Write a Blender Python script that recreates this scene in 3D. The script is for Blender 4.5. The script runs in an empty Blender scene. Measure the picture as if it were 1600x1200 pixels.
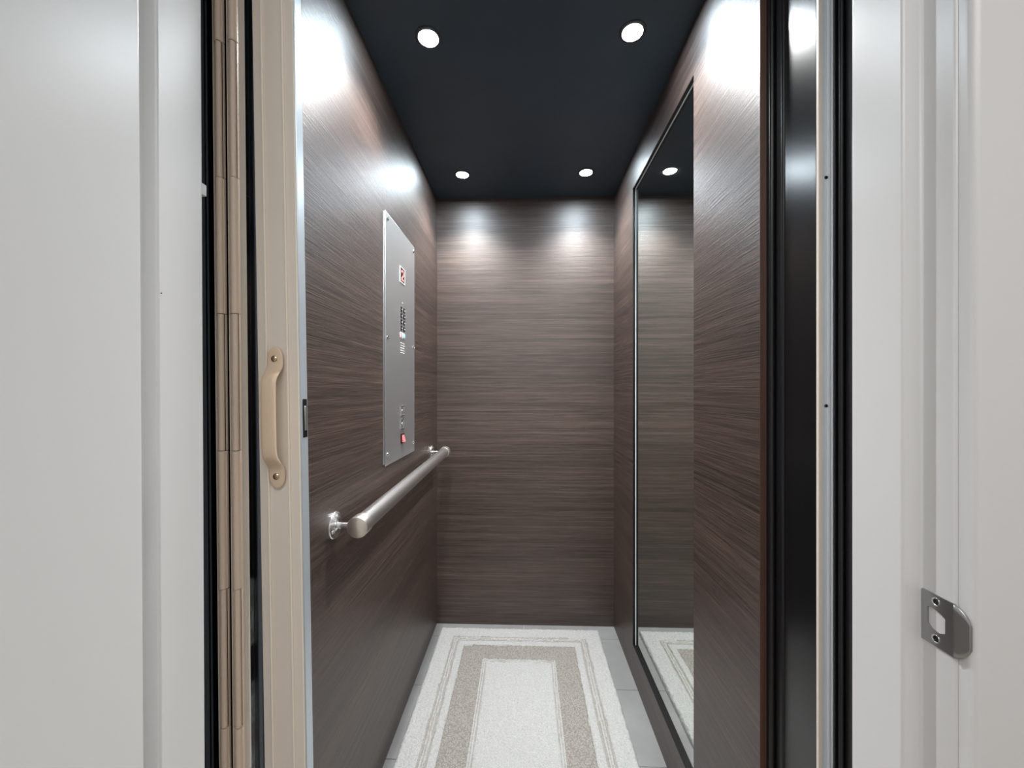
import bpy, bmesh, math, random
from mathutils import Vector, Matrix, noise
random.seed(7)
S = bpy.context.scene
COL = S.collection

# ------------------------------------------------------------------ camera, world, light, exposure
EYE = 1.166
cam = bpy.data.objects.new('camera', bpy.data.cameras.new('camera'))
COL.objects.link(cam)
cam.location = (0, 0, EYE)
cam.rotation_euler = (math.radians(90), 0, math.radians(1.84))
cam.data.sensor_width = 36
cam.data.lens = 14.0
cam.data.shift_y = 0.0066
cam.data.clip_start = 0.02
S.camera = cam

world = bpy.data.worlds.new('world'); S.world = world
world.use_nodes = True
world.node_tree.nodes['Background'].inputs[0].default_value = (0.8, 0.9, 1, 1)
world.node_tree.nodes['Background'].inputs[1].default_value = 0.02

S.view_settings.view_transform = 'Standard'
S.view_settings.look = 'None'
S.view_settings.gamma = 1
S.view_settings.use_curve_mapping = False
S.view_settings.exposure = 0.0

LENS_POWER = 430.0        # radiance of each elevator downlight lens
HALL_POWER = 25.0
SPOT_POWER = 51.0         # the focused beam of each elevator downlight

def area(name, loc, size, sizey, power, rot=(0, 0, 0), color=(1, 1, 1)):
    l = bpy.data.lights.new(name, 'AREA'); l.shape = 'RECTANGLE'
    l.size = size; l.size_y = sizey; l.energy = power; l.color = color
    o = bpy.data.objects.new(name, l); COL.objects.link(o)
    o.location = loc; o.rotation_euler = rot
    return o
# the hall's own ceiling fixture, behind the photographer
area('hall_ceiling_lamp', (0, -0.95, 2.50), 1.7, 0.9, HALL_POWER, color=(1, 0.985, 0.972))

# ------------------------------------------------------------------ materials
def nt(name):
    m = bpy.data.materials.new(name); m.use_nodes = True
    return m, m.node_tree.nodes, m.node_tree.links, m.node_tree.nodes['Principled BSDF']

def plain(name, col, rough=0.5, metal=0.0, bump=0.0, bscale=200, var=0.0, coat=0.0, spec=0.5):
    m, N, L, B = nt(name)
    B.inputs['Base Color'].default_value = (*col, 1)
    B.inputs['Roughness'].default_value = rough
    B.inputs['Metallic'].default_value = metal
    B.inputs['Specular IOR Level'].default_value = spec
    B.inputs['Coat Weight'].default_value = coat
    tc = N.new('ShaderNodeTexCoord'); nz = N.new('ShaderNodeTexNoise')
    nz.inputs['Scale'].default_value = bscale; nz.inputs['Detail'].default_value = 3
    L.new(tc.outputs['Object'], nz.inputs['Vector'])
    if var:
        nv = N.new('ShaderNodeTexNoise'); nv.inputs['Scale'].default_value = 9
        nv.inputs['Detail'].default_value = 5
        L.new(tc.outputs['Object'], nv.inputs['Vector'])
        mx = N.new('ShaderNodeMixRGB')
        mx.inputs[1].default_value = (*[c * (1 - var) for c in col], 1)
        mx.inputs[2].default_value = (*[min(1, c * (1 + var)) for c in col], 1)
        L.new(nv.outputs['Fac'], mx.inputs[0]); L.new(mx.outputs[0], B.inputs['Base Color'])
    if bump:
        bp = N.new('ShaderNodeBump'); bp.inputs['Strength'].default_value = bump
        bp.inputs['Distance'].default_value = 0.002
        L.new(nz.outputs['Fac'], bp.inputs['Height']); L.new(bp.outputs[0], B.inputs['Normal'])
    return m

def wood(name, axis, dark, mid, light, rough=0.42, bump=0.35):
    """dark open-pored veneer whose grain runs along x or y (horizontal)"""
    m, N, L, B = nt(name)
    tc = N.new('ShaderNodeTexCoord')
    def mapped(along, across, off=0):
        mp = N.new('ShaderNodeMapping')
        sc = [across, across, across]; sc['xyz'.index(axis)] = along
        mp.inputs['Scale'].default_value = sc
        mp.inputs['Location'].default_value = (off, off * 1.7, off * 0.6)
        L.new(tc.outputs['Object'], mp.inputs['Vector'])
        return mp
    # slow wander so the grain lines are not ruler straight
    a = N.new('ShaderNodeTexNoise'); a.inputs['Scale'].default_value = 1; a.inputs['Detail'].default_value = 6
    a.inputs['Roughness'].default_value = 0.65; a.inputs['Distortion'].default_value = 0.25
    L.new(mapped(1.0, 105).outputs[0], a.inputs['Vector'])
    b = N.new('ShaderNodeTexNoise'); b.inputs['Scale'].default_value = 1; b.inputs['Detail'].default_value = 4
    b.inputs['Roughness'].default_value = 0.6
    L.new(mapped(7, 400, 3).outputs[0], b.inputs['Vector'])
    c = N.new('ShaderNodeTexNoise'); c.inputs['Scale'].default_value = 1; c.inputs['Detail'].default_value = 2
    L.new(mapped(0.5, 5, 8).outputs[0], c.inputs['Vector'])
    def math_(op, x, y):
        n = N.new('ShaderNodeMath'); n.operation = op
        for i, v in enumerate((x, y)):
            if isinstance(v, (int, float)): n.inputs[i].default_value = v
            else: L.new(v, n.inputs[i])
        return n.outputs[0]
    s = math_('ADD', math_('MULTIPLY', a.outputs['Fac'], 0.42), math_('MULTIPLY', b.outputs['Fac'], 0.43))
    s = math_('ADD', s, math_('MULTIPLY', c.outputs['Fac'], 0.15))
    r = N.new('ShaderNodeValToRGB')
    r.color_ramp.elements[0].position = 0.375; r.color_ramp.elements[0].color = (*dark, 1)
    r.color_ramp.elements[1].position = 0.63; r.color_ramp.elements[1].color = (*light, 1)
    e = r.color_ramp.elements.new(0.50); e.color = (*mid, 1)
    L.new(s, r.inputs[0]); L.new(r.outputs[0], B.inputs['Base Color'])
    B.inputs['Roughness'].default_value = rough
    B.inputs['Specular IOR Level'].default_value = 1.0
    bp = N.new('ShaderNodeBump'); bp.inputs['Strength'].default_value = bump
    bp.inputs['Distance'].default_value = 0.0012
    h = math_('ADD', math_('MULTIPLY', b.outputs['Fac'], 1.0), math_('MULTIPLY', a.outputs['Fac'], 0.2))
    L.new(h, bp.inputs['Height']); L.new(bp.outputs[0], B.inputs['Normal'])
    return m

def brushed(name, col, axis, rough=0.3):
    m, N, L, B = nt(name)
    tc = N.new('ShaderNodeTexCoord'); mp = N.new('ShaderNodeMapping')
    sc = [900, 900, 900]; sc['xyz'.index(axis)] = 12
    mp.inputs['Scale'].default_value = sc
    L.new(tc.outputs['Object'], mp.inputs['Vector'])
    n = N.new('ShaderNodeTexNoise'); n.inputs['Scale'].default_value = 1; n.inputs['Detail'].default_value = 3
    L.new(mp.outputs[0], n.inputs['Vector'])
    mr = N.new('ShaderNodeMapRange'); mr.inputs[3].default_value = rough - 0.06; mr.inputs[4].default_value = rough + 0.08
    L.new(n.outputs['Fac'], mr.inputs[0]); L.new(mr.outputs[0], B.inputs['Roughness'])
    B.inputs['Metallic'].default_value = 1; B.inputs['Base Color'].default_value = (*col, 1)
    bp = N.new('ShaderNodeBump'); bp.inputs['Strength'].default_value = 0.03; bp.inputs['Distance'].default_value = 0.0003
    L.new(n.outputs['Fac'], bp.inputs['Height']); L.new(bp.outputs[0], B.inputs['Normal'])
    return m

def emissive(name, col, strength):
    m, N, L, B = nt(name)
    B.inputs['Base Color'].default_value = (*col, 1)
    B.inputs['Emission Color'].default_value = (*col, 1)
    B.inputs['Emission Strength'].default_value = strength
    return m

DK, MD, LT = (0.0115, 0.0070, 0.0058), (0.050, 0.0315, 0.0252), (0.108, 0.071, 0.0565)
M = {}
M['wood_back'] = wood('wenge_veneer_back', 'x', DK, MD, LT, 0.46, 0.40)
M['wood_side'] = wood('wenge_veneer_side', 'y', DK, MD, LT, 0.40, 0.75)
M['wood_edge'] = wood('veneer_edge_band', 'z', (0.05, 0.02, 0.011), (0.085, 0.036, 0.02), (0.12, 0.055, 0.033), 0.5, 0.1)
M['paint'] = plain('white_door_paint', (0.80, 0.80, 0.80), 0.32, bump=0.03, bscale=240)
M['wallpaint'] = plain('hall_wall_paint', (0.80, 0.80, 0.79), 0.6, bump=0.05)
M['halldark'] = plain('hall_floor_boards', (0.30, 0.26, 0.22), 0.45, var=0.3)
M['black'] = plain('black_gloss_paint', (0.006, 0.0068, 0.0085), 0.22, bump=0.03, bscale=500)
M['blackrail'] = plain('black_metal', (0.010, 0.010, 0.012), 0.30)
M['ceiling'] = plain('dark_ceiling_laminate', (0.034, 0.053, 0.074), 0.42, bump=0.04, bscale=300, var=0.2)
M['steel'] = brushed('brushed_stainless', (0.64, 0.66, 0.675), 'z', 0.42)
M['chrome'] = plain('polished_steel', (0.78, 0.79, 0.80), 0.10, 1.0)
M['railsteel'] = plain('satin_rail_steel', (0.93, 0.94, 0.95), 0.30, 1.0)
M['satin'] = plain('satin_flange_steel', (0.90, 0.91, 0.92), 0.24, 1.0)
M['endcap'] = plain('satin_cap_steel', (0.76, 0.73, 0.70), 0.36, 1.0)
M['alu'] = plain('anodised_aluminium', (0.84, 0.89, 0.94), 0.36, 0.08, var=0.03)
M['tan'] = plain('tan_powder_coat', (0.86, 0.775, 0.685), 0.38, bump=0.03, bscale=700, var=0.03)
M['tanhandle'] = plain('tan_cast_handle', (0.80, 0.62, 0.455), 0.40, bump=0.04, bscale=500)
M['tanhinge'] = plain('tan_vinyl_hinge', (0.88, 0.72, 0.585), 0.40)
M['tanglint'] = plain('tan_bead_painted_glint', (0.96, 0.89, 0.77), 0.28)  # paler than the tan: light caught on the ridges painted into the colour
M['brass'] = plain('brassy_screw_steel', (0.62, 0.48, 0.34), 0.22, 1.0)
M['tile'] = plain('grey_floor_tile', (0.235, 0.24, 0.245), 0.42, bump=0.06, bscale=60, var=0.22)
M['grout'] = plain('pale_grout', (0.42, 0.425, 0.43), 0.7)
M['mirror'] = plain('grey_tinted_mirror', (0.80, 0.835, 0.80), 0.015, 1.0)
M['reveal'] = plain('black_mirror_recess', (0.004, 0.004, 0.005), 0.35)
M['gatealu'] = plain('bluish_gate_aluminium', (0.60, 0.67, 0.73), 0.36, 0.45, var=0.03)
M['stripe'] = plain('blue_grey_added_stripe', (0.16, 0.185, 0.22), 0.35, 0.3)  # colour of the stripes added to the gate panels
M['strikesteel'] = plain('dark_nickel', (0.42, 0.42, 0.425), 0.34, 1.0)
M['trimring'] = plain('dark_downlight_ring', (0.08, 0.085, 0.09), 0.3, 0.8)
M['plastic'] = plain('black_plastic', (0.006, 0.006, 0.007), 0.35)
M['redplastic'] = emissive('lit_red_switch', (0.80, 0.18, 0.20), 0.28)
M['white'] = plain('white_legend', (0.75, 0.76, 0.78), 0.5)
M['bluebtn'] = emissive('lit_blue_button', (0.30, 0.50, 0.75), 0.35)
M['redbtn'] = emissive('lit_red_button', (0.85, 0.38, 0.40), 0.35)
M['display'] = plain('display_glass', (0.02, 0.004, 0.006), 0.12)
M['digit'] = emissive('red_display_digit', (1.0, 0.27, 0.24), 0.8)
M['lens'] = emissive('downlight_lens', (0.80, 0.92, 1.0), LENS_POWER)

m, N, L, B = nt('smoked_clear_acrylic')
B.inputs['Base Color'].default_value = (0.45, 0.47, 0.50, 1)
B.inputs['Transmission Weight'].default_value = 1.0
B.inputs['Roughness'].default_value = 0.02
B.inputs['IOR'].default_value = 1.49
M['acrylic'] = m

def rugmat(name, c1, c2, scale, woven=False):
    m, N, L, B = nt(name)
    tc = N.new('ShaderNodeTexCoord')
    if woven:
        t = N.new('ShaderNodeTexVoronoi'); t.inputs['Scale'].default_value = scale; fac = t.outputs['Distance']
    else:
        t = N.new('ShaderNodeTexNoise'); t.inputs['Scale'].default_value = scale; t.inputs['Detail'].default_value = 4; fac = t.outputs['Fac']
    L.new(tc.outputs['Object'], t.inputs['Vector'])
    r = N.new('ShaderNodeValToRGB')
    r.color_ramp.elements[0].position = 0.25 if not woven else 0.1; r.color_ramp.elements[0].color = (*c1, 1)
    r.color_ramp.elements[1].position = 0.65; r.color_ramp.elements[1].color = (*c2, 1)
    L.new(fac, r.inputs[0]); L.new(r.outputs[0], B.inputs['Base Color'])
    B.inputs['Roughness'].default_value = 0.95; B.inputs['Specular IOR Level'].default_value = 0.1
    B.inputs['Sheen Weight'].default_value = 0.15
    bp = N.new('ShaderNodeBump'); bp.inputs['Strength'].default_value = 0.6; bp.inputs['Distance'].default_value = 0.003
    L.new(fac, bp.inputs['Height']); L.new(bp.outputs[0], B.inputs['Normal'])
    return m
M['pile'] = rugmat('ivory_plush_pile', (0.31, 0.316, 0.316), (0.48, 0.488, 0.488), 320)
M['pileline'] = rugmat('greige_carved_line', (0.25, 0.24, 0.225), (0.37, 0.357, 0.336), 300)
M['woven'] = rugmat('greige_looped_band', (0.375, 0.36, 0.335), (0.225, 0.213, 0.195), 190, True)

# ------------------------------------------------------------------ mesh helpers
WL = {}                                   # world location of every root / part

def box(bm, x0, x1, y0, y1, z0, z1, mi=0):
    vs = [bm.verts.new(p) for p in ((x0,y0,z0),(x1,y0,z0),(x1,y1,z0),(x0,y1,z0),(x0,y0,z1),(x1,y0,z1),(x1,y1,z1),(x0,y1,z1))]
    for f in ((0,3,2,1),(4,5,6,7),(0,1,5,4),(1,2,6,5),(2,3,7,6),(3,0,4,7)):
        bm.faces.new([vs[i] for i in f]).material_index = mi
    return bm

def prism(bm, pts, z0, z1):
    """closed outline in the xy plane (counter-clockwise) pulled up from z0 to z1"""
    a = [bm.verts.new((x, y, z0)) for x, y in pts]; b = [bm.verts.new((x, y, z1)) for x, y in pts]
    n = len(pts)
    bm.faces.new(a[::-1]); bm.faces.new(b)
    for i in range(n):
        bm.faces.new((a[i], a[(i+1) % n], b[(i+1) % n], b[i]))
    bmesh.ops.recalc_face_normals(bm, faces=bm.faces[:])
    return bm

def lathe(bm, prof, origin, axis, n=24, caps=True):
    """profile (distance along axis, radius) turned about axis"""
    ax = Vector(axis).normalized()
    u = ax.orthogonal().normalized(); v = ax.cross(u)
    o = Vector(origin); rings = []
    for d, r in prof:
        rings.append([bm.verts.new(o + ax*d + (u*math.cos(2*math.pi*k/n) + v*math.sin(2*math.pi*k/n))*max(r, 1e-5)) for k in range(n)])
    for i in range(len(rings)-1):
        for k in range(n):
            bm.faces.new((rings[i][k], rings[i][(k+1) % n], rings[i+1][(k+1) % n], rings[i+1][k]))
    if caps:
        bm.faces.new(rings[0][::-1]); bm.faces.new(rings[-1])
    bmesh.ops.recalc_face_normals(bm, faces=bm.faces[:])
    return bm

def obj(name, bm, mat, parent=None, bevel=0.0, seg=2, smooth=True, tilt=0.0, angle=35):
    if tilt:                                   # lean sideways about eye height (gate and left jamb are out of plumb)
        k = math.tan(math.radians(tilt))
        for v in bm.verts: v.co.x += (EYE - v.co.z) * k
    base = WL[parent.name] if parent else Vector((0, 0, 0))
    me = bpy.data.meshes.new(name)
    bmesh.ops.translate(bm, verts=bm.verts[:], vec=-base)
    bm.to_mesh(me); bm.free()
    for mm in (mat if isinstance(mat, (list, tuple)) else [mat]): me.materials.append(M[mm])
    if smooth:
        for p in me.polygons: p.use_smooth = True
        me.set_sharp_from_angle(angle=math.radians(angle))
    o = bpy.data.objects.new(name, me); COL.objects.link(o)
    if parent: o.parent = parent
    WL[o.name] = base
    if bevel:
        md = o.modifiers.new('edge', 'BEVEL'); md.width = bevel; md.segments = seg
        md.limit_method = 'ANGLE'; md.angle_limit = math.radians(40); md.harden_normals = False
    return o

def empty(name, loc):
    o = bpy.data.objects.new(name, None); COL.objects.link(o); o.location = loc
    o.empty_display_size = 0.05
    WL[o.name] = Vector(loc)
    return o

def tag(o, label, cat, group=None):
    o['label'] = label; o['category'] = cat
    if group: o['group'] = group
    return o

def struct(o, label=None):
    o['kind'] = 'structure'
    if label: o['label'] = label
    return o

def nb(): return bmesh.new()

def screw_bm(pos, axis, r, h, slot=True):
    """domed screw head with a crossed recess"""
    bm = nb()
    lathe(bm, [(0, r), (h*0.45, r), (h*0.85, r*0.8), (h, r*0.45), (h*0.72, r*0.4), (h*0.72, 0)], pos, axis, 14, caps=False)
    return bm

# ------------------------------------------------------------------ the elevator car
W, BACK, FRONT, CEIL = 0.44, 1.983, 0.761, 2.126

# floor: grout bed with tiles
fl = struct(obj('floor', box(nb(), -0.455, 0.455, 0.62, 2.0, -0.06, -0.0025), 'grout'), 'grey tiled floor of the elevator car')
ys = [0.628, 0.93, 1.248, 1.566, 1.884, 1.996]
xs = [-0.452, -0.004, 0.452]
for i in range(len(ys)-1):
    for j in range(2):
        g = 0.0009
        obj('tile', box(nb(), xs[j]+g, xs[j+1]-g, ys[i]+g, ys[i+1]-g, -0.012, random.uniform(-0.0004, 0.0)), 'tile', fl, bevel=0.0008, seg=1)

# ceiling
struct(obj('ceiling', box(nb(), -0.455, 0.455, 0.70, 2.0, CEIL, CEIL+0.03), 'ceiling'), 'dark laminate ceiling of the elevator car')

# back wall
struct(obj('wall_back', box(nb(), -0.452, 0.452, BACK, BACK+0.016, 0.0, CEIL), 'wood_back'), 'dark wenge veneer back wall with horizontal grain')

# left wall
wl = struct(obj('wall_left', box(nb(), -W-0.012, -W, FRONT, BACK, 0.0, CEIL), 'wood_side'), 'dark wenge veneer left wall of the car')
obj('edge_band', box(nb(), -W-0.012, -W, FRONT-0.0012, FRONT, 0.0, CEIL), 'wood_edge', wl)

# right wall with the recess the mirror sits in
MY0, MY1, MZ0, MZ1 = 1.053, 1.639, 0.130, 1.990
bm = nb(); T = 0.016
box(bm, W, W+T, FRONT, MY0, 0, CEIL); box(bm, W, W+T, MY1, BACK, 0, CEIL)
box(bm, W, W+T, MY0, MY1, 0, MZ0); box(bm, W, W+T, MY0, MY1, MZ1, CEIL)
wr = struct(obj('wall_right', bm, 'wood_side', smooth=False), 'dark wenge veneer right wall framing the mirror')
obj('edge_band', box(nb(), W, W+0.0118, FRONT-0.0012, FRONT, 0.0, CEIL), 'wood_edge', wr)['label'] = 'reddish brown veneer edge of the right wall panel'
bm = nb(); e = 0.0012
box(bm, W+0.0006, W+T, MY1-e, MY1, MZ0, MZ1); box(bm, W+0.0006, W+T, MY0, MY0+e, MZ0, MZ1)
box(bm, W+0.0006, W+T, MY0, MY1, MZ0, MZ0+e); box(bm, W+0.0006, W+T, MY0, MY1, MZ1-e, MZ1)
obj('recess_lining', bm, 'reveal', wr, smooth=False)['label'] = 'black lining of the mirror recess'

# mirror
mr = empty('mirror', (W+0.012, (MY0+MY1)/2, MZ0))
tag(mr, 'tall grey tinted mirror recessed in the dark wood right wall', 'mirror')
obj('mirror_glass', box(nb(), W+0.0112, W+0.0155, MY0+e, MY1-e-0.004, MZ0+e, MZ1-e-0.004), 'mirror', mr, smooth=False)
bm = nb()
box(bm, W+0.0098, W+0.0155, MY1-e-0.004, MY1-e, MZ0+e, MZ1-e)
box(bm, W+0.0098, W+0.0155, MY0+e, MY1-e-0.004, MZ1-e-0.0035, MZ1-e)
obj('polished_edge', bm, 'alu', mr, smooth=False)['label'] = 'thin polished metal edge'

# ------------------------------------------------------------------ downlights
def downlight(x, y, label):
    r = empty('downlight', (x, y, CEIL))
    tag(r, label, 'light', 'downlights in the elevator ceiling')
    obj('trim_ring', lathe(nb(), [(0.0, 0.036), (0.002, 0.0355), (0.0035, 0.033), (0.0030, 0.027), (0.0, 0.0262)], (x, y, CEIL), (0, 0, -1), 40, caps=False), 'trimring', r)
    obj('lens', lathe(nb(), [(0.0004, 0.0262), (0.0014, 0.0255), (0.0020, 0.018), (0.0022, 0.0)], (x, y, CEIL), (0, 0, -1), 28, caps=False), 'lens', r)
    l = bpy.data.lights.new('downlight_beam', 'SPOT'); l.energy = SPOT_POWER; l.color = (1.0, 0.965, 0.93)
    l.spot_size = math.radians(122); l.spot_blend = 0.8; l.shadow_soft_size = 0.022
    o = bpy.data.objects.new('downlight_beam', l); COL.objects.link(o); o.location = (x, y, CEIL-0.006)
downlight(-0.277, 1.760, 'small round downlight by the back wall, above the left light pool on the wood')
downlight(0.269, 1.760, 'small round downlight by the back wall, on the mirror side of the ceiling')
downlight(-0.262, 1.075, 'small round downlight nearer the entrance, above the control panel side')
downlight(0.288, 1.075, 'small round downlight nearer the entrance, above the mirror side')

# ------------------------------------------------------------------ control panel on the left wall
PX = -W + 0.0065
PY0, PY1, PZ0, PZ1 = 1.226, 1.553, 0.930, 1.729
cp = empty('control_panel', (-W, (PY0+PY1)/2, PZ0))
tag(cp, 'tall brushed steel elevator control panel on the left wood wall', 'control panel')
obj('backing_plate', box(nb(), -W, -W+0.0030, PY0-0.004, PY1-0.004, PZ0+0.006, PZ1-0.004), 'steel', cp, bevel=0.0005, seg=1)
obj('face_plate', box(nb(), -W+0.0036, PX, PY0, PY1, PZ0, PZ1), 'steel', cp, bevel=0.0012)
for y, z in ((PY0+0.018, PZ1-0.020), (PY0+0.018, 1.334), (PY0+0.018, 0.965), (PY1-0.016, 1.708), (PY1-0.016, 1.334), (PY1-0.016, 0.965)):
    obj('screw', screw_bm((PX, y, z), (1, 0, 0), 0.006, 0.004), 'chrome', cp)
# floor display with a red digit
yc, zc = 1.396, 1.573
d = obj('display', box(nb(), PX-0.001, PX+0.0012, yc-0.024, yc+0.024, zc-0.024, zc+0.024), 'display', cp, bevel=0.0006, seg=1)
d['label'] = 'black screen showing a red 2'
bm = nb()
for s in (-1, 1):
    box(bm, PX-0.0005, PX+0.0022, yc-0.028, yc+0.028, *sorted((zc+s*0.024, zc+s*0.028)))
    box(bm, PX-0.0005, PX+0.0022, *sorted((yc+s*0.024, yc+s*0.028)), zc-0.024, zc+0.024)
obj('bezel', bm, 'alu', d, bevel=0.0004, seg=1)
bm = nb()                                           # the digit 2 as five strokes
X0, X1 = PX+0.0012, PX+0.0019
def stroke(y0, z0, y1, z1, w=0.0042):
    dy, dz = y1-y0, z1-z0; l = math.hypot(dy, dz); ny, nz = -dz/l*w/2, dy/l*w/2
    q = [(y0+ny, z0+nz), (y0-ny, z0-nz), (y1-ny, z1-nz), (y1+ny, z1+nz)]
    lo = [bm.verts.new((X0, yc+a, zc+b)) for a, b in q]; hi = [bm.verts.new((X1, yc+a, zc+b)) for a, b in q]
    bm.faces.new(hi)
    for i in range(4): bm.faces.new((lo[i], lo[(i+1) % 4], hi[(i+1) % 4], hi[i]))
for s in ((-0.012, 0.0095, -0.007, 0.015), (-0.008, 0.0155, 0.007, 0.0155), (0.0065, 0.016, 0.0115, 0.009), (0.0115, 0.0095, 0.0095, 0.001), (0.0105, 0.002, -0.0115, -0.0145), (-0.013, -0.0155, 0.0135, -0.0155)):
    stroke(*s, w=0.0062)
bmesh.ops.recalc_face_normals(bm, faces=bm.faces[:])
obj('digit', bm, 'digit', d, smooth=False)
# call buttons: four rows of two black ones, then a lit red and a pale blue one
ZB = [1.452, 1.430, 1.408, 1.386, 1.362]
for i, z in enumerate(ZB):
    for j, y in enumerate((1.383, 1.413)):
        kind = 'plastic' if i < 4 else ('redbtn', 'bluebtn')[j]
        b = obj('button', box(nb(), PX-0.001, PX+0.0030, y-0.0095, y+0.0095, z-0.0078, z+0.0078), kind, cp, bevel=0.0012)
        if i == 4: b['label'] = ('lit red button', 'pale blue button')[j]
        if i < 4:
            bm = nb(); box(bm, PX+0.0028, PX+0.0034, y-0.0015, y+0.0055, z-0.003, z+0.0015)
            obj('legend', bm, 'white', b, smooth=False)
        bm = nb()
        box(bm, PX-0.0003, PX+0.0008, y-0.0115, y+0.0115, z-0.0098, z+0.0098)
        obj('button_bezel', bm, 'alu' if i == 4 else 'steel', b, smooth=False)
# engraved capacity lines (too small to read)
bm = nb()
for i in range(5):
    z = 1.334 - i*0.0085
    for k in range(4):
        y = 1.374 + k*0.0125 + (i % 2)*0.003
        box(bm, PX-0.0003, PX+0.0003, y, y+random.uniform(0.006, 0.0105), z-0.0016, z+0.0016)
obj('engraved_lines', bm, 'white', cp, smooth=False)['kind'] = 'stuff'
bm = nb(); box(bm, PX-0.0003, PX+0.0005, 1.394, 1.404, 1.476, 1.479); obj('indicator_mark', bm, 'white', cp, smooth=False)
# two framed key plates and a red rocker switch
for z in (1.095, 1.049):
    k = obj('key_plate', box(nb(), PX-0.001, PX+0.0012, 1.378, 1.411, z-0.0165, z+0.0165), 'steel', cp, bevel=0.0008, seg=1)
    bm = nb()
    for s in (-1, 1):
        box(bm, PX, PX+0.0024, 1.376, 1.413, *sorted((z+s*0.0155, z+s*0.0180)))
        box(bm, PX, PX+0.0024, *sorted((1.3945+s*0.0165, 1.3945+s*0.0190)), z-0.0155, z+0.0155)
    obj('plate_frame', bm, 'chrome', k, smooth=False)
    obj('keyhole', lathe(nb(), [(0, 0.0055), (0.001, 0.0055), (0.0012, 0.004)], (PX+0.0012, 1.3945, z), (1, 0, 0), 14), 'steel', k)
z = 0.998
hs = obj('switch_housing', box(nb(), PX-0.001, PX+0.0035, 1.378, 1.412, z-0.017, z+0.017), 'plastic', cp, bevel=0.001)
bm = nb()
prism_pts = [(-0.0125, 0.0035), (0.0125, 0.0095), (0.0125, -0.001), (-0.0125, -0.001)]
q = [(PX+h, z - t) for t, h in prism_pts]
a = [bm.verts.new((x, 1.383, zz)) for x, zz in q]; b2 = [bm.verts.new((x, 1.407, zz)) for x, zz in q]
bm.faces.new(a); bm.faces.new(b2[::-1])
for i in range(4): bm.faces.new((a[i], b2[i], b2[(i+1) % 4], a[(i+1) % 4]))
bmesh.ops.recalc_face_normals(bm, faces=bm.faces[:])
rk = obj('rocker', bm, 'redplastic', hs, bevel=0.0008); rk['label'] = 'lit red rocker'

# ------------------------------------------------------------------ handrail
RX, RR = -0.378, 0.0215
def rz(y): return 0.857 + (y-0.89)*0.021
RZ = rz(0.89)
hr = empty('handrail', (-W, 1.39, RZ))
tag(hr, 'round satin steel handrail on the left wall below the control panel', 'handrail')
RA, RB = 0.885, 1.888
obj('rail_tube', lathe(nb(), [(0, RR), (RB-RA-0.04, RR)], (RX, RA+0.02, rz(RA+0.02)), (0, 1, 0.021), 48), 'railsteel', hr)
for y, s in ((RA+0.032, -1), (RB-0.032, 1)):
    obj('end_cap', lathe(nb(), [(0, RR+0.0002), (0, RR+0.0030), (0.029, RR+0.0030), (0.0316, RR+0.0022), (0.0325, RR+0.0004), (0.0328, 0.0)], (RX, y, rz(y)), (0, s, s*0.021), 48, caps=False), 'endcap', hr)
for y in (0.902, 1.862):
    RZ = rz(y)
    f = obj('wall_flange', lathe(nb(), [(0, 0.031), (0.0045, 0.031), (0.0065, 0.0295), (0.0072, 0.0270), (0.0075, 0.0130), (0.0105, 0.0085), (0.0125, 0.0068), (0.0125, 0)], (-W, y, RZ), (1, 0, 0), 40, caps=False), 'satin', hr)
    obj('bracket_arm', lathe(nb(), [(0, 0.0065), (RX+W-0.02, 0.0065)], (-W+0.010, y, RZ), (1, 0, 0), 20), 'satin', hr)
    for k in range(3):
        an = math.radians(90 + 120*k)
        obj('screw', screw_bm((-W+0.0072, y+0.0205*math.cos(an), RZ+0.0205*math.sin(an)), (1, 0, 0), 0.0045, 0.003), 'chrome', f)

# ------------------------------------------------------------------ rug
RX0, RX1, RY0, RY1 = -0.4055, 0.3545, 0.812, 1.930
rg = empty('rug', ((RX0+RX1)/2, (RY0+RY1)/2, 0))
tag(rg, 'ivory plush rug with greige border bands on the elevator floor', 'rug')
st = 0.0027
nx, ny = int((RX1-RX0)/st), int((RY1-RY0)/st)
def wob(x, y): return 0.0026*noise.noise(Vector((x*14, y*14, 3))) + 0.0005*noise.noise(Vector((x*60, y*60, 9)))
def zone(d):
    if 0.0695 < d < 0.0785 or 0.0830 < d < 0.0875 or 0.0930 < d < 0.1020: return 1
    if d < 0.130: return 0
    if d < 0.2245: return 2
    if 0.2300 < d < 0.2335 or 0.2385 < d < 0.2425: return 1
    return 3
def height(d, x, y):
    h = 0.0165
    if d < 0.012: h *= math.sqrt(max(0.0, 1 - (1 - d/0.012)**2))*0.9 + 0.1
    for c, w, dep in ((0.0737, 0.004, 0.006), (0.0855, 0.003, 0.003), (0.0977, 0.004, 0.006), (0.131, 0.003, 0.004), (0.2318, 0.003, 0.004), (0.2405, 0.003, 0.005)):
        h -= dep*math.exp(-((d-c)/w)**2)
    if 0.131 < d < 0.226: h -= 0.0045
    h += 0.0032*noise.noise(Vector((x*110, y*110, 1))) + 0.0010*noise.noise(Vector((x*30, y*30, 5)))
    return max(h, 0.0015)
parts = {0: ('plush_border', 'pile'), 1: ('carved_stripe', 'pileline'), 2: ('woven_band', 'woven'), 3: ('center_field', 'pile')}
grid = []
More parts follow.
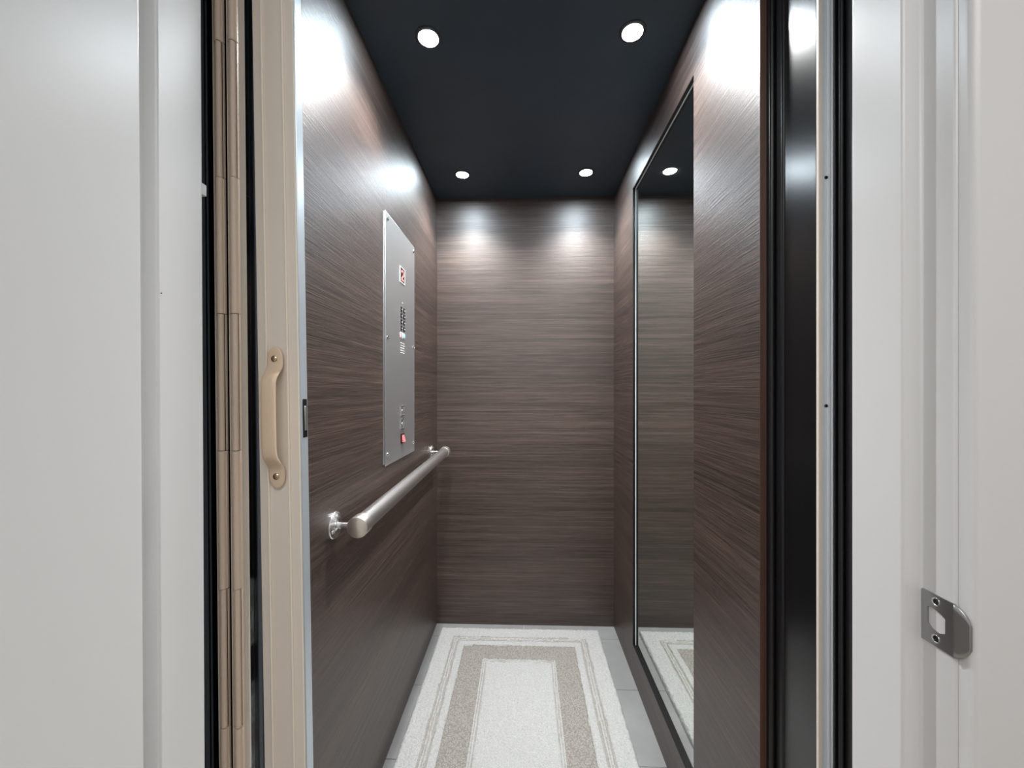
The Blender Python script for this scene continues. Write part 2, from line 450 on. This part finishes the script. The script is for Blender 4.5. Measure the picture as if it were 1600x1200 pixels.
for j in range(ny+1):
    row = []
    for i in range(nx+1):
        x = RX0 + (RX1-RX0)*i/nx; y = RY0 + (RY1-RY0)*j/ny
        d = min(x-RX0, RX1-x, y-RY0, RY1-y)
        edge = 1.0 if d > 0.02 else d/0.02
        dw = max(0.0, d + (wob(x, y) if d > 0.02 else 0))
        h = height(dw, x, y) + random.uniform(-0.0009, 0.0009)
        if d < 1e-6: h = 0.0005
        s = 0.0008 if d > 0.006 else 0.0018
        row.append(((x + random.uniform(-s, s), y + random.uniform(-s, s), max(h, 0.0005)), dw))
    grid.append(row)
for key, (nm, mt) in parts.items():
    idx, verts, faces = {}, [], []
    base = WL[rg.name]
    def vid(i, j):
        k = (i, j)
        if k not in idx:
            p = grid[j][i][0]; idx[k] = len(verts); verts.append((p[0]-base.x, p[1]-base.y, p[2]))
        return idx[k]
    for j in range(ny):
        for i in range(nx):
            dd = (grid[j][i][1]+grid[j][i+1][1]+grid[j+1][i][1]+grid[j+1][i+1][1])/4
            if zone(dd) == key: faces.append((vid(i, j), vid(i+1, j), vid(i+1, j+1), vid(i, j+1)))
    me = bpy.data.meshes.new(nm); me.from_pydata(verts, [], faces); me.update()
    me.materials.append(M[mt])
    for p in me.polygons: p.use_smooth = True
    o = bpy.data.objects.new(nm, me); COL.objects.link(o); o.parent = rg; WL[o.name] = base
    if nm in ('carved_stripe', 'woven_band'): o['label'] = {'carved_stripe': 'narrow greige carved stripes', 'woven_band': 'wide greige looped band'}[nm]

# ------------------------------------------------------------------ entrance: right side
H2 = 2.16
# rounded black profile closing the right car wall, then the glossy black return
def arc(cx, cy, r, a0, a1, n=8):
    return [(cx + r*math.cos(math.radians(a0+(a1-a0)*k/n)), cy + r*math.sin(math.radians(a0+(a1-a0)*k/n))) for k in range(n+1)]
bm = nb(); prism(bm, arc(0.4572, 0.7530, 0.0052, 180, 360, 12) + [(0.4624, 0.775), (0.4522, 0.775)], -0.02, H2)
t1 = struct(obj('trim_1', bm, 'blackrail'), 'rounded black post at the front edge of the right wall')
bm = nb(); prism(bm, arc(0.4668, 0.7340, 0.0050, 180, 360, 12) + [(0.4718, 0.765), (0.4618, 0.765)], -0.02, H2)
obj('bead', bm, 'blackrail', t1)
struct(obj('trim_2', box(nb(), 0.4645, 0.4665, 0.6505, 0.7285, -0.02, H2), 'black', bevel=0.0008, seg=1), 'glossy black steel return panel right of the car')

# aluminium strike channel that the gate closes against
sc_ = empty('strike_channel', (0.476, 0.65, 0))
tag(sc_, 'tall aluminium strike channel with a screw, beside the glossy black panel', 'channel')
yF = 0.6455
obj('cover_strip', box(nb(), 0.4643, 0.4705, yF-0.001, yF+0.005, -0.02, H2), 'tan', sc_, bevel=0.0008, seg=1)['label'] = 'pale beige strip along the channel'
bm = nb()
prism(bm, [(0.4711, yF+0.004), (0.4711, yF+0.0005), (0.4735, yF+0.0005), (0.4750, yF+0.0018), (0.4798, yF+0.0018), (0.4806, yF-0.0004), (0.4826, yF-0.0004), (0.4826, yF+0.006)], -0.02, H2)
obj('channel_body', bm, 'alu', sc_, angle=20)
obj('channel_lip', box(nb(), 0.4834, 0.4872, yF-0.002, yF+0.006, -0.02, H2), 'alu', sc_, bevel=0.0008, seg=1)
for z in (1.504, 1.142, 0.30):
    obj('screw', screw_bm((0.4774, yF+0.0017, z), (0, -1, 0), 0.0026, 0.0016), 'blackrail', sc_)

# black guide profile in the gap behind the right jamb
bm = nb(); prism(bm, [(0.4855, 0.640), (0.4935, 0.6395), (0.4940, 0.645), (0.4860, 0.646)], -0.02, H2)
t3 = struct(obj('trim_3', bm, 'blackrail', bevel=0.0008), 'black steel guide profile behind the right door jamb')
bm = nb(); lathe(bm, [(0, 0.0038), (H2+0.02, 0.0038)], (0.4900, 0.6325, -0.02), (0, 0, 1), 16); obj('bead', bm, 'blackrail', t3)
bm = nb(); prism(bm, [(0.4890, 0.612), (0.4965, 0.611), (0.4990, 0.630), (0.4945, 0.636)], -0.02, H2); obj('flange', bm, 'blackrail', t3, bevel=0.001)

# black hoistway sheets added to keep light out of the gaps on both sides
struct(obj('trim_4', box(nb(), 0.500, 0.512, 0.540, 0.780, -0.02, H2), 'blackrail', smooth=False), 'black hoistway sheet added beyond the right jamb to stop light')
struct(obj('trim_5', box(nb(), -0.640, -0.628, 0.530, 0.800, -0.02, H2), 'black', smooth=False), 'black hoistway sheet added beyond the folded gate to stop light')
struct(obj('trim_6', box(nb(), -0.640, -0.452, 0.788, 0.800, -0.02, H2), 'black', smooth=False), 'black front return added to darken the folded gate panels')
struct(obj('trim_7', box(nb(), 0.452, 0.512, 0.776, 0.788, -0.02, H2), 'blackrail', smooth=False), 'black front return beside the right wall')
struct(obj('trim_8', box(nb(), -0.640, 0.512, 0.530, 0.760, H2, H2+0.02), 'blackrail', smooth=False), 'black header over the entrance')

# ------------------------------------------------------------------ white door frame
YF = 0.437
def jamb(name, s, pts, tilt, label):
    bm = nb(); prism(bm, [(s*x, y) for x, y in pts], -0.02, 2.08)
    return struct(obj(name, bm, 'paint', bevel=0.0028, seg=3, tilt=tilt), label)
jr = jamb('trim_9', 1, [(0.4570, YF), (0.4570, 0.4740), (0.4360, 0.4740), (0.4360, 0.5465), (0.4900, 0.5465), (0.4900, YF)], 0.0, 'white painted right door jamb with stop')
jl = jamb('trim_10', -1, [(0.4570, 0.425), (0.4570, 0.4600), (0.4360, 0.4600), (0.4360, 0.5275), (0.4900, 0.5275), (0.4900, 0.425)], 0.30, 'white painted left door jamb with stop')
bm = nb(); lathe(bm, [(0, 0.0008), (0.0008, 0.0006)], (-0.4360, 0.4640, 1.283), (1, 0, 0), 8); obj('nail_hole', bm, 'reveal', jl)
obj('bumper', box(nb(), -0.4560, -0.4462, 0.5270, 0.5450, 1.438, 1.454), 'white', jl, bevel=0.001)
struct(obj('trim_11', box(nb(), -0.50, 0.50, YF, 0.53, 2.06, 2.09), 'paint', bevel=0.002), 'white painted head jamb')
# casing on the right: eased inner edge, flat face
bm = nb(); prism(bm, arc(0.4670, 0.4290, 0.0078, 180, 270, 8) + [(0.535, 0.4205), (0.540, 0.425), (0.540, YF), (0.4592, YF)], -0.02, 2.13)
struct(obj('trim_12', bm, 'paint', bevel=0.0006, seg=1), 'flat white casing right of the strike plate')
bm = nb(); prism(bm, [(-0.466, 0.4365), (-0.466, 0.422), (-0.540, 0.4205), (-0.540, 0.4365)][::-1], -0.02, 2.13)
struct(obj('trim_13', bm, 'paint', bevel=0.002), 'white casing behind the open door')

# strike plate with a curved lip on the right jamb
sp = empty('strike_plate', (0.4555, 0.455, 0.911))
tag(sp, 'small dark steel latch strike plate on the white right jamb', 'strike plate')
SZ = 0.9110
hh = 0.0285
bm = nb()
# plate outline in (y, z): flat part with a D shaped hole
ph = [(0.4655, 0.0115), (0.4600, 0.0128), (0.4520, 0.0105), (0.4465, 0.0070), (0.4465, -0.0090), (0.4530, -0.0122), (0.4610, -0.0112), (0.4655, -0.0065)]
out = [(0.4722, hh), (0.4600, hh), (0.4480, hh), (0.4375, hh), (0.4375, -hh), (0.4480, -hh), (0.4600, -hh), (0.4722, -hh)]
xf, xb = 0.4553, 0.4570
vo = [bm.verts.new((xf, y, SZ+z)) for y, z in out]; vi = [bm.verts.new((xf, y, SZ+z)) for y, z in ph]
vob = [bm.verts.new((xb, y, SZ+z)) for y, z in out]; vib = [bm.verts.new((xb+0.008, y, SZ+z)) for y, z in ph]
pair = [(0, 0), (1, 1), (2, 2), (3, 3), (4, 4), (5, 5), (6, 6), (7, 7)]
for i in range(8):
    j = (i+1) % 8
    bm.faces.new((vo[i], vo[j], vi[j], vi[i]))
    bm.faces.new((vo[i], vob[i], vob[j], vo[j]))
    bm.faces.new((vi[i], vi[j], vib[j], vib[i]))
bmesh.ops.recalc_face_normals(bm, faces=bm.faces[:])
obj('plate', bm, 'strikesteel', sp, smooth=False)
bm = nb(); box(bm, 0.4648, 0.4650, 0.4505, 0.4665, SZ-0.0135, SZ+0.0135); obj('latch_pocket', bm, 'paint', sp, smooth=False)
# lip: bends from the jamb towards the casing, outline narrows to a rounded tip
bm = nb(); n = 8; m_ = 8; rows = []
for i in range(n+1):
    t = i/n
    u_ = min(1.0, t/0.15)*0.0015; w_ = max(0.0, t-0.15)/0.85
    x = xf + 0.25*u_ + 0.0030*w_; y = 0.4375 - u_ - 0.0130*w_
    half = hh*math.sqrt(max(0.0, 1 - (t*0.90)**1.8))
    rows.append([bm.verts.new((x, y, SZ - half + 2*half*k/m_)) for k in range(m_+1)])
for i in range(n):
    for k in range(m_):
        bm.faces.new((rows[i][k], rows[i+1][k], rows[i+1][k+1], rows[i][k+1]))
bmesh.ops.recalc_face_normals(bm, faces=bm.faces[:])
lp = obj('curved_lip', bm, 'strikesteel', sp, angle=60)
sm = lp.modifiers.new('thick', 'SOLIDIFY'); sm.thickness = 0.0014; sm.offset = -1
for z in (0.0212, -0.0198):
    bm = lathe(nb(), [(0, 0.0046), (0.0007, 0.0044), (0.0009, 0.0037), (0.0003, 0.0031), (0.0002, 0.0)], (xf, 0.4560, SZ+z), (-1, 0, 0), 20, caps=False)
    bm.faces.ensure_lookup_table()
    for f in bm.faces:
        if (f.calc_center_median() - Vector((xf, 0.4560, SZ+z))).length < 0.0032: f.material_index = 1
    obj('screw', bm, ['chrome', 'blackrail'], sp)

# ------------------------------------------------------------------ open white door, swung back on the left
DX = -0.4200
bm = nb(); box(bm, DX-0.035, DX, -0.43, 0.4240, 0.008, 2.05)
dr = struct(obj('door_1', bm, 'paint', bevel=0.0022, seg=3, tilt=0.36), 'white painted hall door swung open on the left')
for z in (1.80, 1.035, 0.25):
    h = nb(); lathe(h, [(0, 0.0065), (0.003, 0.0078), (0.089, 0.0078), (0.092, 0.0065)], (DX-0.0415, 0.4285, z-0.046), (0, 0, 1), 16)
    obj('hinge', h, 'steel', dr, tilt=0.36)

# ------------------------------------------------------------------ folding gate, drawn back to the left
GT = 0.97          # lean of the lead stile
HT = 0.55          # lean of the folded stack
G0, G1 = 0.022, 2.02
gt = empty('folding_gate', (-0.48, 0.69, G0))
tag(gt, 'tan folding elevator gate with smoked clear panels, drawn back on the left', 'gate')
# lead stile: extruded profile with two proud beads
x0, x1, ga, gb = -0.4515, -0.3810, -0.4345, -0.3985
y = 0.6600
prof = [(x0, y+0.0015), (x0+0.0012, y)] + \
       [(ga-0.0022, y), (ga-0.0010, y-0.0016), (ga+0.0008, y-0.0016), (ga+0.0012, y+0.0006)] + \
       [(gb-0.0022, y+0.0006), (gb-0.0010, y-0.0012), (gb+0.0008, y-0.0012), (gb+0.0012, y)] + \
       [(x1-0.0012, y), (x1, y+0.0015), (x1, y+0.024), (x0, y+0.024)]
for hx_ in (ga-0.0003, gb-0.0003):
    obj('bead', lathe(nb(), [(0, 0.0017), (G1-G0, 0.0017)], (hx_, y-0.0013, G0), (0, 0, 1), 10), 'tanglint', gt, tilt=GT)
obj('bead', lathe(nb(), [(0, 0.0010), (G1-G0, 0.0010)], (x1-0.0010, y+0.0008, G0), (0, 0, 1), 10), 'tanglint', gt, tilt=GT)
obj('lead_stile', prism(nb(), prof, G0, G1), 'tan', gt, tilt=GT, angle=20)
bm = nb(); prism(bm, [(x1+0.0002, y+0.0022), (x1+0.0022, y+0.0030), (x1+0.0022, y+0.0215), (x1+0.0002, y+0.0230)], G0, G1)
obj('magnet_channel', bm, 'gatealu', gt, tilt=GT, angle=20)['label'] = 'bluish aluminium closing edge'
lt = obj('latch_slot', box(nb(), x1+0.0020, x1+0.0030, y+0.0065, y+0.0195, 1.086, 1.152), 'plastic', gt, tilt=GT, bevel=0.0005, seg=1)
obj('latch_tongue', box(nb(), x1+0.0028, x1+0.0042, y+0.0100, y+0.0155, 1.098, 1.140), 'steel', lt, tilt=GT, bevel=0.0004, seg=1)
# pull handle: bowed strap with two flat rounded pads
HX, HZ, HY = -0.4180, 1.121, y-0.0012
half = [(0.1185, 0.0006, 0, 0.0042), (0.1172, 0.0055, 0, 0.0046), (0.1140, 0.0092, 0, 0.0050), (0.1080, 0.0122, 0, 0.0054), (0.1000, 0.0136, 0, 0.0056),
        (0.0900, 0.0138, 0, 0.0060), (0.0830, 0.0136, 0.0008, 0.0085), (0.0770, 0.0130, 0.0058, 0.0138), (0.0715, 0.0124, 0.0112, 0.0196), (0.0660, 0.0120, 0.0152, 0.0240),
        (0.0590, 0.0118, 0.0176, 0.0268), (0.0480, 0.0117, 0.0184, 0.0278), (0.0200, 0.0117, 0.0187, 0.0282)]
stn = [(z, w, b, f) for z, w, b, f in half] + [(-z, w, b, f) for z, w, b, f in half[::-1]]
bm = nb(); rings = []
for z, w, b, f in stn:
    c, hf = (b+f)/2, (f-b)/2
    ring = []
    for k in range(20):
        a = 2*math.pi*k/20; ca, sa = math.cos(a), math.sin(a)
        p = 0.55
        ring.append(bm.verts.new((HX + w*math.copysign(abs(ca)**p, ca), HY - (c + hf*math.copysign(abs(sa)**0.7, sa)), HZ + z)))
    rings.append(ring)
for i in range(len(rings)-1):
    for k in range(20): bm.faces.new((rings[i][k], rings[i][(k+1) % 20], rings[i+1][(k+1) % 20], rings[i+1][k]))
bm.faces.new(rings[0][::-1]); bm.faces.new(rings[-1])
bmesh.ops.recalc_face_normals(bm, faces=bm.faces[:])
hd = obj('pull_handle', bm, 'tanhandle', gt, tilt=GT, angle=70)
hd['label'] = 'tan cast pull handle'
for s in (1, -1):
    obj('screw', screw_bm((HX, HY-0.0054, HZ+s*0.0985), (0, -1, 0), 0.0054, 0.0026), 'brass', hd, tilt=GT)
# folded stack: hinge lines in front (F) and behind (R), panels between them
F = {'F0': (-0.580, 0.640), 'F1': (-0.5070, 0.6500), 'F2': (-0.4830, 0.6500), 'R1': (-0.4660, 0.7500), 'R2': (-0.4930, 0.7500), 'R3': (-0.5300, 0.7500), 'S': (-0.4490, 0.6870)}
cuts = [G0, 0.200, 0.416, 0.633, 0.849, 1.066-0.003, 1.281, 1.495, 1.710, 1.93, G1]
# knuckle joints seen at image heights 76, 285, 494, 704, 916, 1128
cuts = [G0, 0.384, 0.609-0.003, 0.833, 1.062, 1.292, 1.517, 1.746, 1.96, G1]
cuts = [G0, 0.155, 0.384, 0.5995, 0.8320, 1.0620, 1.2920, 1.5200, 1.7480, 1.975, G1]
cuts = [G0] + [1.166 + (612-yy)*0.677/622 for yy in (1128, 916, 704, 494, 285, 76)] + [1.98, G1]
for nm in ('F1', 'F2', 'R1', 'R2', 'R3', 'F0'):
    hx, hy = F[nm]
    for i in range(len(cuts)-1):
        a, b = cuts[i]+0.0005, cuts[i+1]-0.0005
        odd = i % 2
        rr = 0.0048 if odd else 0.0058
        bm = nb()
        lathe(bm, [(0, rr-0.0006), (0.0006, rr), (b-a-0.0006, rr), (b-a, rr-0.0006)], (hx, hy, a), (0, 0, 1), 14)
        obj('hinge_knuckle', bm, 'tanhinge', gt, tilt=HT)
        if nm[0] == 'F':
            bm = nb()
            if odd:       # barrel carried by the left leaf, open slot on its right
                box(bm, hx-0.0078, hx-0.0045, hy+0.0005, hy+0.0045, a, b)
                box(bm, hx+0.0064, hx+0.0074, hy+0.0006, hy+0.0050, a, b)
            else:         # barrel carried by the right leaf, thin bright flange on its left
                box(bm, hx-0.0076, hx-0.0064, hy-0.0010, hy+0.0045, a, b)
                box(bm, hx+0.0045, hx+0.0074, hy+0.0006, hy+0.0050, a, b)
            obj('hinge_leaf', bm, 'tanhinge', gt, tilt=HT, bevel=0.0003, seg=1)
    if nm[0] == 'F':
        obj('bead', box(nb(), hx-0.0098, hx-0.0088, hy-0.0004, hy+0.0050, G0, G1), 'tanglint', gt, tilt=HT, smooth=False)
def gpanel(p, q, leaf_p, leaf_q):
    (ax, ay), (bx, by) = F[p], F[q]
    dx, dy = bx-ax, by-ay; l = math.hypot(dx, dy); ux, uy = dx/l, dy/l; nx_, ny_ = -uy, ux
    def quad(s0, s1, w):
        bm = nb()
        prism(bm, [(ax+ux*s0-nx_*w, ay+uy*s0-ny_*w), (ax+ux*s1-nx_*w, ay+uy*s1-ny_*w), (ax+ux*s1+nx_*w, ay+uy*s1+ny_*w), (ax+ux*s0+nx_*w, ay+uy*s0+ny_*w)], G0, G1)
        return bm
    obj('clear_panel', quad(0.012, l-0.012, 0.0016), 'acrylic', gt, tilt=HT, smooth=False)
    obj('added_stripe', quad(0.0400, 0.0470, 0.0026), 'stripe', gt, tilt=HT, smooth=False)  # added stripes in place of the pale strips seen through the glass
    obj('added_stripe', quad(0.0500, 0.0525, 0.0026), 'stripe', gt, tilt=HT, smooth=False)
    if leaf_p: obj('edge_strip', quad(0.0060, 0.0225, 0.0028), 'tan', gt, tilt=HT, bevel=0.0008, seg=1)
    if leaf_q: obj('edge_strip', quad(l-0.0200, l-0.0060, 0.0028), 'tan', gt, tilt=HT, bevel=0.0008, seg=1)
gpanel('F2', 'R1', True, True); gpanel('S', 'R1', False, True); gpanel('F2', 'R2', False, True)
gpanel('F1', 'R2', False, True); gpanel('F1', 'R3', False, True); gpanel('F0', 'R3', False, False)

# ------------------------------------------------------------------ the hall around the photographer
hz = 2.62
struct(obj('wall_front', box(nb(), 0.4905, 1.45, YF, YF+0.09, -0.02, hz), 'wallpaint', smooth=False), 'hall wall around the elevator entrance')
struct(obj('wall_front', box(nb(), -1.45, -0.4905, YF, YF+0.09, -0.02, hz), 'wallpaint', smooth=False), 'hall wall left of the elevator entrance')
struct(obj('wall_front', box(nb(), -0.4905, 0.4905, YF, YF+0.09, 2.095, hz), 'wallpaint', smooth=False), 'hall wall above the elevator entrance')
struct(obj('wall_left', box(nb(), -1.51, -1.45, -2.2, YF+0.09, -0.02, hz), 'wallpaint', smooth=False), 'left wall of the hall')
struct(obj('wall_right', box(nb(), 1.45, 1.51, -2.2, YF+0.09, -0.02, hz), 'wallpaint', smooth=False), 'right wall of the hall')
struct(obj('wall_rear', box(nb(), -1.51, 1.51, -2.26, -2.2, -0.02, hz), 'wallpaint', smooth=False), 'wall behind the photographer')
struct(obj('floor', box(nb(), -1.51, 1.51, -2.26, 0.62, -0.06, -0.021), 'halldark', smooth=False), 'hall floor')
struct(obj('ceiling', box(nb(), -1.51, 1.51, -2.26, YF+0.09, hz, hz+0.04), 'wallpaint', smooth=False), 'hall ceiling')
